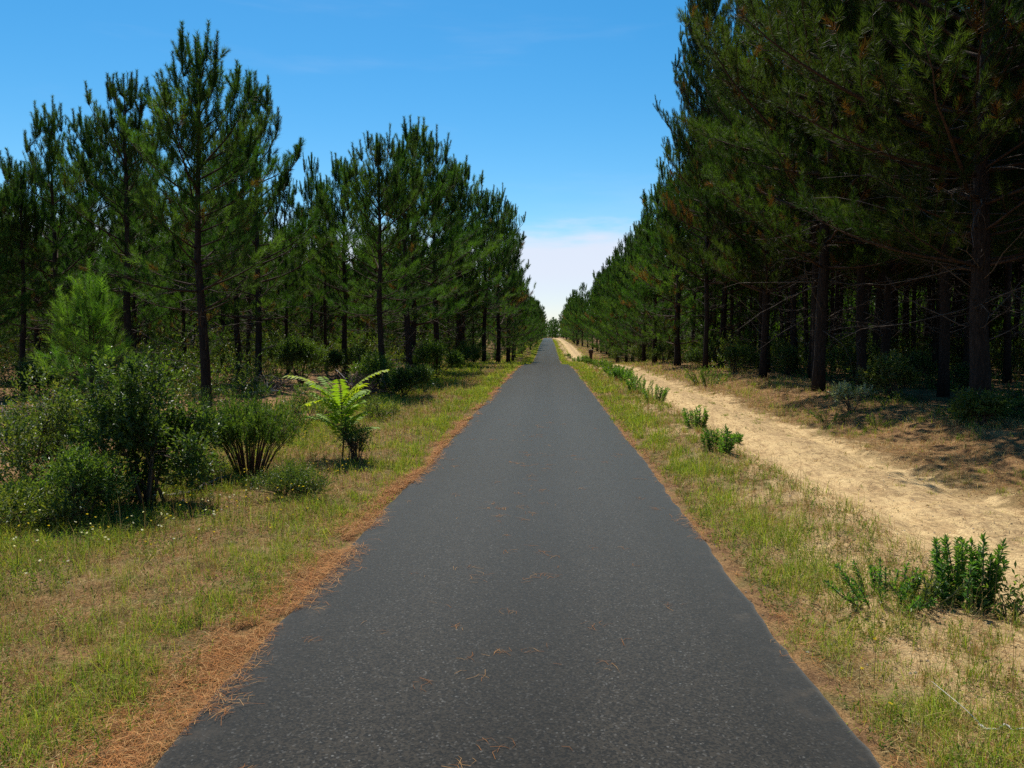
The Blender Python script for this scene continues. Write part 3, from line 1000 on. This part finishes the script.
for i, (px, Y, h, wd, cols, n, lab) in enumerate([
    (788, 29, 1.4, 2.0, DG[1:] + [(.09, .11, .05)], 320, 'grey green bush left of the massive dark trunk'),
    (897, 18.5, 1.0, 1.5, OG + [(.13, .14, .07)], 280, 'pale speckled bush between the dark right trunks'),
    (984, 12.9, .45, .8, DG[1:], 180, 'dark green tuft at the foot of the big near pine'),
    (664, 46, 1.3, 2.2, DG[1:] + OG[:1], 280, 'dark bush under the yellowish pine by the track'),
    (712, 35, 1.3, 2.0, DG[1:], 280, 'rounded dark bush under the tall ragged pine'),
    (735, 31, .9, 2.0, DG, 240, 'low dark bush right of the tall ragged pine trunk'),
    (640, 56, 1.3, 2.4, OG[2:] + DG[2:], 240, 'yellowish green bush where the track narrows'),
    (620, 70, 1.4, 2.6, OG[2:] + DG[1:], 220, 'far bush at the right wood edge in the dip'),
    (940, 22, .9, 2.0, DG, 240, 'undergrowth bush between thin trunks near the right edge'),
    (850, 25, .9, 2.2, DG, 240, 'undergrowth bush right of the massive dark trunk'),
]):
    shrub('wood_edge_bush', at(px, Y), Y, lab, 'bush', h, wd, wd * .8, n, .07, .028, cols, nleaf=10, stems=14, seed=70 + i, base=.06, sprig=.22, lift=.22,
          group='bushes at the edge of the right wood')
shrub('pale_plant', at(853, 16.6), 16.6, 'spindly plant with pale silvery leaves in front of the right wood', 'plant', .55, .8, .5, 46, .06, .03, [(.30, .34, .26), (.22, .28, .2)], nleaf=8, stems=8, seed=95, base=.25)


def undergrowth():
    """tangle of low growth over the floor of both woods, reads as one mass"""
    rng = np.random.default_rng(66)
    g = Geo()
    def area(n, y0, y1, x0f, x1f, side):
        y = y0 * (y1 / y0) ** rng.random(n)
        x = x0f(y) + (x1f(y) - x0f(y)) * rng.random(n)
        d = fbm(x + 90, y, .35, 3)
        kp = (d > .43) & ((y > 22) | (np.abs(x) > 7.2))
        x, y, d = x[kp], y[kp], d[kp]
        hgt_ = np.clip((d - .42) * 11, .15, 1.9) * np.clip((y - 10) / 14, .3, 1) * (1 if side < 0 else .75)
        m = len(x)
        z = hgt(x, y) + hgt_ * rng.random(m) ** 1.3
        sc = np.clip(y / 22, .8, 3.5)
        c = np.array(DG + OG[:2] + MG[:1] + [(.10, .07, .035)])[rng.integers(0, 8, m)] * rng.uniform(.7, 1.2, (m, 1))
        D = rng.normal(size=(m, 3)) * .5 + np.array([0, 0, .9])
        brush(g, rng, np.column_stack([x, y, z - .15]), D, .25 * sc, 11, .085 * sc, .4, 1.2, .035, c, True, .3, .1)
    area(34000, 13.5, 130, lambda y: -5.2 + 0 * y, lambda y: -.72 * y - 4, -1)
    area(30000, 13.5, 130, lambda y: 7.3 + 0 * y, lambda y: .66 * y + 6, 1)
    tag(g.build('undergrowth', M['leaf']), kind='stuff', label='tangled low undergrowth on the floor of the pine woods on both sides', cat='undergrowth')


undergrowth()


def spires(name, x, y, label, cat, n, h, spread, leaf, lw, cols, seed, group=None, nleaf=60, ang=(.45, 1.25), lean=.25):
    """upright stems thickly set with leaves"""
    rng = np.random.default_rng(seed)
    e = empty(name, (x, y, hz(x, y)), rng.random() * 6)
    tag(e, label, cat, group)
    st, fo = Geo(), Geo()
    P_, D_, L_ = [], [], []
    for i in range(n):
        a = rng.random() * 6.28; r = math.sqrt(rng.random())
        hh = h * rng.uniform(.72, 1.0) * (1 - .25 * r)
        b0 = np.array([math.cos(a) * r * spread * .55, math.sin(a) * r * spread * .55, -.02])
        top = b0 + np.array([math.cos(a) * r * spread * lean + rng.normal() * .03, math.sin(a) * r * spread * lean + rng.normal() * .03, hh])
        tube(st, [b0, (b0 + top) / 2 + rng.normal(size=3) * .008, top], [.005, .004, .003], (.10, .11, .05), 4)
        for q in range(4):
            f0 = q / 4 * .92 + .08
            P_.append(b0 + (top - b0) * f0); D_.append(top - b0); L_.append(hh * .24)
    cols = np.asarray(cols)
    c = cols[rng.integers(0, len(cols), n).repeat(4)] * rng.uniform(.85, 1.15, (n * 4, 1))
    brush(fo, rng, P_, D_, np.array(L_), nleaf // 4, leaf, ang[0], ang[1], lw, c, True, .18, .12)
    st.build('stem', M['twig'], e, True); fo.build('foliage', M['leaf'], e)
    return e


EG = [(.09, .20, .035), (.11, .23, .03), (.075, .165, .03), (.14, .25, .04)]
x, y = gnd(963, 619)
spires('spurge_plant', x, y, 'large upright leafy green plant with many spires on the sand near the camera', 'plant', 22, .54, .25, .05, .013, EG, 51, nleaf=150, lean=.18)
x, y = gnd(888, 612)
spires('spurge_plant', x, y, 'low sprawling dark green plant just left of the large spired one', 'plant', 26, .27, .36, .04, .012, EG[:3], 52, nleaf=64, lean=.5)
x, y = gnd(922, 617)
spires('spurge_plant', x, y, 'thin wispy plant squeezed between the sprawling and the large spired plant', 'plant', 12, .28, .2, .035, .010, OG, 53, nleaf=60, lean=.6)
x, y = gnd(1012, 628)
shrub('seedling', x, y, 'tiny seedling on a dead stick right of the large spired plant', 'plant', .16, .28, .2, 14, .05, .018, MG, nleaf=6, stems=4, seed=54, base=.2, stemcol=(.14, .09, .06))
RGP = 'leafy green plants in a line along the edge of the sandy track'
for i, (px, py, h, sp2, n, lab) in enumerate([
    (697, 434, .44, .30, 16, 'leafy green clump second from the near end of the line along the track'),
    (717, 458, .40, .32, 18, 'spiky green clump at the near end of the line along the track'),
    (655, 405, .46, .36, 18, 'leafy clump beyond the gap, third from the near end of the line'),
    (640, 397, .50, .45, 22, 'broad leafy clump fourth from the near end of the line along the track'),
    (629, 388, .46, .40, 20, 'leafy clump fifth from the near end of the line along the track'),
    (738, 442, .2, .12, 5, 'tiny thin green plant on the sand beside the near end of the line'),
]):
    x, y = gnd(px, py)
    spires('track_plant', x, y, lab, 'plant', n, h, sp2, .07, .02, EG, 110 + i, RGP, nleaf=60, lean=.4)
rr = random.Random(4)
for i, Y in enumerate([26.5, 29, 31, 33.2, 35, 37, 39.5, 42, 45, 48.5, 52, 70, 78, 88, 98]):
    spires('track_plant', 2.75 + rr.uniform(-.3, .35), Y + rr.uniform(-.5, .5), 'far leafy clump in the unbroken part of the line along the track', 'plant', rr.randint(10, 24), rr.uniform(.4, .75), rr.uniform(.4, .75), .11, .034, EG if rr.random() < .6 else MG, 130 + i, RGP, nleaf=48, lean=.4)
spires('track_plant', at(710, 26.5), 26.5, 'green spiky tuft at the outer edge of the right wood beside the track', 'plant', 26, .75, .8, .10, .024, MG, 149, nleaf=48, lean=.6)
spires('mullein_plant', at(832, 15.4), 15.4, 'bright green tuft on the bank beside the track', 'plant', 14, .3, .3, .06, .012, MG, 150, nleaf=40, lean=.7)
spires('mullein_plant', at(880, 14.2), 14.2, 'olive tuft on the dry bank nearer the big right pine', 'plant', 14, .26, .34, .06, .012, OG, 151, nleaf=40, lean=.7)

# ------------------------------------------------------------------ post, sticks, log, brushwood
x = at(591, 46.5)
pe = empty('wooden_post', (x, 46.5, hz(x, 46.5)))
tag(pe, 'short dark brown wooden marker post between the road and the track', 'post')
g = Geo()


def block(g, x0, x1, y0, y1, z0, z1, col, bev=.015):
    zs = [(z0, 0), (z1 - bev, 0), (z1, bev)]
    v = []
    for z, q in zs: v += [(x0 + q, y0 + q, z), (x1 - q, y0 + q, z), (x1 - q, y1 - q, z), (x0 + q, y1 - q, z)]
    t = []
    for k in range(2):
        for i in range(4):
            a, b_ = k * 4 + i, k * 4 + (i + 1) % 4
            t += [(a, b_, b_ + 4), (a, b_ + 4, a + 4)]
    t += [(8, 9, 10), (8, 10, 11), (0, 2, 1), (0, 3, 2)]
    g.add(v, t, col)


block(g, -.09, .09, -.09, .09, -.3, .62, (1, 1, 1)); g.build('shaft', M['post'], pe)
g = Geo(); block(g, -.13, .13, -.12, .12, .622, .86, (1, 1, 1), .03); g.build('cap', M['post'], pe)


def stick(name, p0, p1, r, col, label, cat, twigs=0, seed=1, sag=.02):
    rng = np.random.default_rng(seed)
    g = Geo()
    t = np.linspace(0, 1, 9)[:, None]
    p = np.array(p0) * (1 - t) + np.array(p1) * t + rng.normal(size=(9, 3)) * .018 * np.array([1, 1, .3])
    for i in range(9): p[i, 2] = hz(p[i, 0], p[i, 1]) + r * .7 + p[i, 2]
    tube(g, p, np.linspace(r, r * .45, 9), np.array(col), 6, rng, .08)
    for i in range(twigs):
        j = rng.integers(1, 8); d = rng.normal(size=3); d[2] = abs(d[2]) * .5; d = unit(d)
        tube(g, [p[j], p[j] + d * .12, p[j] + d * .25 + rng.normal(size=3) * .03], [r * .4, r * .3, r * .15], np.array(col), 4)
    o = g.build(name, M['twig'], None, True)
    tag(o, label, cat)
    return o


a, b2 = gnd(168, 496), gnd(232, 478)
stick('fallen_branch', (*a, 0), (*b2, .03), .022, (.26, .23, .2), 'grey fallen branch lying below the stemmy rounded shrub', 'branch', 7, 61)
stick('fallen_log', (at(42, 12.5), 12.5, .05), (at(92, 12.2), 12.2, .22), .035, (.42, .38, .32), 'pale dead log lying beneath the young pine sapling', 'log', 4, 62)
stick('fallen_branch', (at(575 - 215, 20.5), 20.5, .1), (at(335, 21.5), 21.5, .7), .018, (.33, .3, .27), 'pale dead branch leaning out of the brushwood by the feathered sapling', 'branch', 8, 63)
stick('fallen_branch', (at(240, 20), 20, .05), (at(280, 20.6), 20.6, .1), .035, (.45, .41, .37), 'whitish dead branch on the ground between left trunks', 'branch', 6, 64)
a, b2 = gnd(984, 742), gnd(1040, 760)
stick('pale_stick', (*a, 0.02), (*b2, .04), .006, (.6, .56, .5), 'thin whitish stick in the dry grass at the lower right corner', 'stick', 1, 65)
a, b2 = gnd(618, 484), gnd(647, 482)
stick('twig', (*a, .03), (*b2, .03), .008, (.20, .17, .14), 'thin grey twig lying on the asphalt near its right edge', 'twig', 1, 67)
a, b2 = gnd(985, 606), gnd(1030, 622)
stick('dry_stick', (*a, 0.03), (*b2, .05), .007, (.12, .08, .05), 'dark dry stick beside the tiny seedling', 'stick', 3, 66)


def brushwood(x, y, label, n, wd, h, seed, col):
    rng = np.random.default_rng(seed)
    g = Geo()
    z0 = hz(x, y)
    for i in range(n):
        a = rng.random() * 6.28; c = rng.normal(size=2) * wd * .22; L = rng.uniform(.4, 1.2) * wd * .6
        e = rng.uniform(-.1, .9)
        d = np.array([math.cos(a) * math.cos(e), math.sin(a) * math.cos(e), math.sin(e)])
        p0 = np.array([x + c[0], y + c[1], z0 + rng.uniform(0, h * .45)])
        m_ = p0 + d * L * .5 + rng.normal(size=3) * .05
        p1 = p0 + d * L + rng.normal(size=3) * .08
        if p1[2] < z0: p1[2] = z0 + .02
        if p1[2] > z0 + h: p1[2] = z0 + h
        tube(g, [p0, m_, p1], [.011, .008, .003], np.array(col) * rng.uniform(.5, 1.5), 4)
    o = g.build('brushwood_heap', M['twig'], None, True)
    tag(o, label, 'brushwood')


brushwood(at(357, 20), 20, 'dark reddish heap of dead brushwood right of the feathered sapling', 150, 1.4, .7, 1, (.10, .055, .05))
brushwood(at(268, 22), 22, 'heap of pale dead twigs on the ground between the slim left trunks', 90, 1.8, .35, 2, (.22, .17, .13))
brushwood(at(15, 11.5), 11.5, 'tangle of dead twigs under the left edge pines', 90, 1.8, .5, 3, (.12, .09, .07))

# ------------------------------------------------------------------ grass and litter (stuff)
GRN = np.array([(.18, .27, .028), (.25, .34, .035), (.13, .21, .024), (.34, .38, .055), (.32, .31, .05)])
STR = np.array([(.52, .36, .14), (.64, .49, .23), (.34, .20, .08), (.50, .39, .13), (.40, .20, .07)])


def blades(g, rng, x, y, h, wd, col, lean=.35, z=None):
    n = len(x)
    z = hgt(x, y) - .005 if z is None else z
    a = rng.random(n) * 6.28; l = np.abs(rng.normal(size=n)) * lean + .08
    dx, dy = np.cos(a), np.sin(a)
    f = rng.random(n) * 6.28
    wx, wy = np.cos(f) * wd * .5, np.sin(f) * wd * .5
    zero = np.zeros(n)
    base = np.column_stack([x, y, z]); W = np.column_stack([wx, wy, zero])
    mid = base + np.column_stack([dx * h * l * .35, dy * h * l * .35, h * .58])
    tip = base + np.column_stack([dx * h * l * 1.15, dy * h * l * 1.15, h * np.clip(1.02 - l * .35, .3, 1)])
    v = np.stack([base + W, base - W, mid + W * .75, mid - W * .75, tip], 1).reshape(-1, 3)
    q = np.arange(n)[:, None] * 5
    t = np.concatenate([q + np.array([0, 1, 3]), q + np.array([0, 3, 2]), q + np.array([2, 3, 4])], 1).reshape(-1, 3)
    g.add(v, t, np.repeat(col, 5, 0))


def scatter(rng, n, x0, x1, y0, y1, pw=1.0):
    """points whose density falls off with distance like 1/y"""
    u = rng.random(n)
    y = y0 * (y1 / y0) ** u if pw == 1 else y0 + (y1 - y0) * u
    return rng.uniform(x0, x1, n), y


def grass_field():
    rng = np.random.default_rng(8)
    gg, gd = Geo(), Geo()
    for (x0, x1, n) in ((-6.2, -1.36, 430000), (1.35, 3.1, 200000), (4.6, 8.5, 150000)):
        x, y = scatter(rng, n, x0, x1, 2.1, 240)
        ax = np.abs(x)
        left = x < 0
        edge = ax - RW - (fbm(x * 0 + left * 7, y, .9, 3) - .5) * .35
        big = fbm(x, y, .8, 3); mid = fbm(x + 40, y, 2.3, 3); fine = fbm(x, y + 80, 6, 2)
        green = .03 + .95 * sstep(.44, .60, .45 * big + .35 * mid + .2 * fine)
        # a greener band beside the road, dry belt beyond, herbs further out on the left
        band = np.exp(-((edge - .42) / .36) ** 2) * 1.0
        green = np.clip(green + band * (mid > .38) - .10 + left * .24 * sstep(2.2, 3.4, ax) * sstep(5.2, 4.2, ax), 0, 1)
        zone = fbm(x * 0 + left * 30, y, .5, 2) - .5
        dry_belt = np.where(left, np.exp(-((edge - 1.45 - zone * 1.6) / .6) ** 2) * .95, np.exp(-((edge - 1.0 - zone) / .4) ** 2) * .8)
        green = np.clip(green * (1 - dry_belt), 0, 1)
        green = np.where(x > 4.5, green * .3, green)
        dens = .12 + .88 * sstep(.36, .58, .4 * mid + .6 * fine)
        dens = np.where(left, dens, dens * np.where(x > 4.5, .9 * sstep(4.6, 5.2, ax + mid - .5), 1 - .88 * sstep(1.95, 2.5, ax)))
        dens = dens * np.where((~left) & (x < 4.5), .3 + .7 * sstep(.40, .60, .5 * mid + .5 * fine), 1) * (1 - .45 * dry_belt) * sstep(-.06, .16, edge) * np.where(left & (ax > 4.2), .55, 1)
        keep = rng.random(n) < dens
        x, y, green, edge, mid = x[keep], y[keep], green[keep], edge[keep], mid[keep]
        m = len(x)
        isg = rng.random(m) < green
        sc = np.clip(y / 7, .75, 14)
        hh = np.where(isg, rng.gamma(4, .021, m), rng.gamma(3, .022, m)) * (.6 + .9 * mid) * np.clip(edge * 1.8 + .35, .35, 1.05)
        hh = np.clip(hh * np.clip(.75 + .25 * sc, .8, 1.4), .012, .26)
        wd = np.where(isg, .0042, .0028) * sc * rng.uniform(.7, 1.3, m)
        cg = GRN[rng.integers(0, 5, m)] * rng.uniform(.75, 1.25, (m, 1))
        cs = STR[rng.integers(0, 5, m)] * rng.uniform(.7, 1.2, (m, 1))
        blades(gg, rng, x[isg], y[isg], hh[isg], wd[isg], cg[isg], .75)
        s_ = ~isg
        blades(gd, rng, x[s_], y[s_], hh[s_] * .8, wd[s_], cs[s_], 1.3)
    # tufts: many blades from one root
    for (x0, x1, nt, hm) in ((-5.6, -1.6, 1000, .15), (1.6, 2.9, 420, .15), (5.3, 8.0, 120, .16), (3.8, 4.4, 70, .05), (4.9, 5.6, 120, .08)):
        tx, ty = scatter(rng, nt, x0, x1, 2.6, 45)
        k = 26
        x = (tx[:, None] + rng.normal(size=(nt, k)) * .03).ravel(); y = (ty[:, None] + rng.normal(size=(nt, k)) * .03).ravel()
        isg = np.repeat(rng.random(nt) < .55, k)
        hh = np.repeat(rng.uniform(.5, 1.4, nt), k) * hm * rng.uniform(.5, 1.1, nt * k)
        wd = .0036 * np.clip(y / 7, .8, 4)
        blades(gg, rng, x[isg], y[isg], hh[isg], wd[isg], GRN[rng.integers(0, 5, isg.sum())] * rng.uniform(.7, 1.2, (isg.sum(), 1)), .55)
        s_ = ~isg
        blades(gd, rng, x[s_], y[s_], hh[s_], wd[s_] * .7, STR[rng.integers(0, 5, s_.sum())], .55)
    # tall thin seed stalks
    for (x0, x1, nt) in ((-5.5, -1.8, 1100), (1.9, 2.9, 600)):
        x, y = scatter(rng, nt, x0, x1, 2.8, 30)
        blades(gd, rng, x, y, rng.uniform(.15, .42, nt), .0022 * np.clip(y / 5, 1, 4), STR[rng.integers(0, 5, nt)] * .8, .25)
    tag(gg.build('grass', M['grass']), kind='stuff', label='short green grass growing in patches on both verges', cat='grass')
    tag(gd.build('dry_grass', M['dry']), kind='stuff', label='bleached dry grass and straw mixed through both verges', cat='dry grass')


grass_field()


def herbs():
    """small broad leaved weeds between the grass"""
    rng = np.random.default_rng(12)
    g = Geo()
    for (x0, x1, n, hm) in ((-5.8, -1.65, 30000, .12), (1.5, 2.9, 5500, .09), (3.1, 5.3, 120, .04), (5.4, 8, 380, .1)):
        x, y = scatter(rng, n, x0, x1, 2.6, 34)
        d = fbm(x + 11, y, 1.5, 3)
        wgt = sstep(.42, .56, .6 * d + .4 * fbm(x, y + 50, 5, 2)) * (np.where(x < 0, .4 + .9 * sstep(2.0, 3.0, -x), 1))
        wgt = wgt * np.where(x < 0, 1 - .7 * np.exp(-((-x - RW - 1.35) / .55) ** 2), 1)
        kp = rng.random(n) < wgt
        x, y = x[kp], y[kp]; m = len(x)
        P_ = np.column_stack([x, y, hgt(x, y) - .01])
        D_ = np.column_stack([rng.normal(size=m) * .35, rng.normal(size=m) * .35, np.ones(m)])
        sc = np.clip(y / 8, .8, 3)
        c = np.array([(.13, .21, .03), (.18, .25, .035), (.25, .27, .045), (.09, .15, .025), (.20, .16, .05)])[rng.integers(0, 5, m)] * rng.uniform(.7, 1.2, (m, 1))
        brush(g, rng, P_, D_, hm * rng.uniform(.5, 1.3, m), 14, .024 * sc, .4, 1.25, .008, c, True, .25, .1)
    tag(g.build('weeds', M['soft_leaf']), kind='stuff', label='small leafy weeds scattered through the verge grass', cat='weeds')


herbs()


def litter():
    rng = np.random.default_rng(9)
    g = Geo()

    def lay(x, y, z, L, wd, col):
        n = len(x)
        a = rng.random(n) * math.pi * 2
        d = np.column_stack([np.cos(a), np.sin(a), rng.normal(size=n) * .10]); s = np.column_stack([-np.sin(a), np.cos(a), np.zeros(n)])
        c = np.column_stack([x, y, z]); bow = rng.normal(size=n) * .16
        p = [c - d * (L / 2)[:, None], c + s * (L * bow)[:, None] + np.array([0, 0, .004]), c + d * (L / 2)[:, None]]
        W = s * (wd / 2)[:, None]
        v = np.stack([p[0] + W, p[0] - W, p[1] + W, p[1] - W, p[2]], 1).reshape(-1, 3)
        q = np.arange(n)[:, None] * 5
        t = np.concatenate([q + np.array([0, 1, 3]), q + np.array([0, 3, 2]), q + np.array([2, 3, 4])], 1).reshape(-1, 3)
        g.add(v, t, np.repeat(col, 5, 0))

    OR = np.array([(.40, .17, .05), (.32, .13, .04), (.46, .26, .10), (.22, .10, .04)])

    def top(x, y):
        return np.where(np.abs(x) < RW + .02, prof(y) + .025 * (1 - (x / RW) ** 2) + .008, hgt(x, y) + .008)

    for side, n, spread in ((-1, 30000, .19), (1, 3600, .09)):
        _, y = scatter(rng, n, 0, 1, 2.0, 45)
        wv = (fbm(y * 0 + side * 3, y, .8, 3) - .5)
        x = RW + .05 + wv * .35 + rng.normal(size=n) * spread * (.3 + 1.1 * fbm(y * 0 + side, y, 1.7, 2)) * np.clip(1.25 - y / 14, .45, 1)
        kp = (fbm(x * 3, y + side * 20, 1.3, 3) > (.42 if side < 0 else .45)) & (x > RW - .28 * rng.random(len(x)) ** 2)
        x, y = x[kp] * side, y[kp]
        sc = np.clip(y / 5, .8, 5)
        m = len(x)
        lay(x, y, top(x, y) + rng.random(m) ** 2 * .035, rng.uniform(.06, .15, m), .0024 * sc, OR[rng.integers(0, 4, m)] * rng.uniform(.7, 1.35, (m, 1)))
    # strewn over the verges and the forest floor
    for (x0, x1, n) in ((-6.5, -1.5, 85000), (1.5, 3.0, 12000), (4.8, 9, 50000), (2.9, 5.3, 900)):
        x, y = scatter(rng, n, x0, x1, 2.2, 32)
        sc = np.clip(y / 5, .8, 5)
        kp = fbm(x, y, 1.3, 3) > .36
        x, y, sc = x[kp], y[kp], sc[kp]; m = len(x)
        lay(x, y, top(x, y) + rng.random(m) * .01, rng.uniform(.05, .13, m), .0022 * sc, OR[rng.integers(0, 4, m)] * rng.uniform(.45, 1.05, (m, 1)))
    # straw lying flat
    for (x0, x1, n) in ((-6, -1.6, 30000), (1.55, 3.1, 16000), (3.0, 5.3, 9000), (5.0, 8.5, 30000)):
        x, y = scatter(rng, n, x0, x1, 2.2, 60)
        kp = fbm(x + 7, y, 1.9, 3) > .40
        x, y = x[kp], y[kp]; m = len(x)
        lay(x, y, top(x, y) + rng.random(m) * .025, rng.uniform(.04, .16, m), .0026 * np.clip(y / 5, .8, 6), STR[rng.integers(0, 5, m)] * rng.uniform(.3, .95, (m, 1)))
    # little bundles blown on to the asphalt
    for k in range(120):
        y = 2.4 * (16 / 2.4) ** rng.random(); x = rng.normal() * .28 if rng.random() < .62 else rng.uniform(-1.3, 1.3)
        m = rng.integers(1, 9)
        xs = x + rng.normal(size=m) * .035; ys = y + rng.normal(size=m) * .03
        lay(xs, ys, top(xs, ys), rng.uniform(.05, .12, m), np.full(m, .0021 * max(1, y / 5)), OR[rng.integers(0, 4, m)] * .8)
    tag(g.build('pine_needle_litter', M['dry']), kind='stuff', label='orange fallen pine needles along the road edges and strewn over the verges', cat='needle litter')


litter()


def flowers():
    rng = np.random.default_rng(15)
    for nm, n, x0, x1, y0, y1, c, lab in (('white_flowers', 170, -5.6, -2.6, 4.5, 9, (.75, .72, .66), 'tiny white flower heads scattered among the weeds left of the road'),
                                          ('yellow_flowers', 240, -4.6, -1.9, 5.5, 12, (.62, .48, .03), 'tiny yellow flowers scattered through the left verge')):
        g = Geo()
        x = rng.uniform(x0, x1, n); y = rng.uniform(y0, y1, n)
        if nm == 'yellow_flowers':
            for px, py in ((833, 716), (861, 732), (848, 690)):
                q = gnd(px, py); x = np.append(x, q[0] + .12); y = np.append(y, q[1])
            n = len(x)
        for i in range(n):
            z0 = hz(x[i], y[i]); h = rng.uniform(.10, .26)
            tube(g, [(x[i], y[i], z0), (x[i] + rng.normal() * .02, y[i], z0 + h)], [.0015, .001], (.12, .13, .05), 3)
            brush(g, rng, [(x[i], y[i], z0 + h)], [(0, 0, 1)], .006, 8, .012, 1.0, 1.4, .010, c, True, .2)
        tag(g.build(nm, M['soft_leaf']), kind='stuff', label=lab, cat='flowers')


flowers()


def crumbs():
    rng = np.random.default_rng(19)
    g = Geo()
    for (x0, x1, n) in ((2.0, 5.6, 2600), (-4, -1.5, 500), (1.4, 2.0, 300)):
        x, y = scatter(rng, n, x0, x1, 2.6, 22)
        for i in range(n):
            r = rng.uniform(.003, .011); z = hz(x[i], y[i])
            v = rng.normal(size=(6, 3)); v = np.array([(1, 0, 0), (0, 1, 0), (-1, 0, 0), (0, -1, 0), (0, 0, .8), (0, 0, -.6)]) * r * rng.uniform(.7, 1.3, (6, 1)) + np.array([x[i], y[i], z + r * .3])
            g.add(v, [(0, 1, 4), (1, 2, 4), (2, 3, 4), (3, 0, 4), (1, 0, 5), (2, 1, 5), (3, 2, 5), (0, 3, 5)], np.array([(.30, .22, .13), (.2, .13, .07), (.42, .36, .28)][rng.integers(3)]))
    tag(g.build('gravel', M['dry']), kind='stuff', label='small stones and crumbs on the sandy track and verges', cat='gravel')


crumbs()
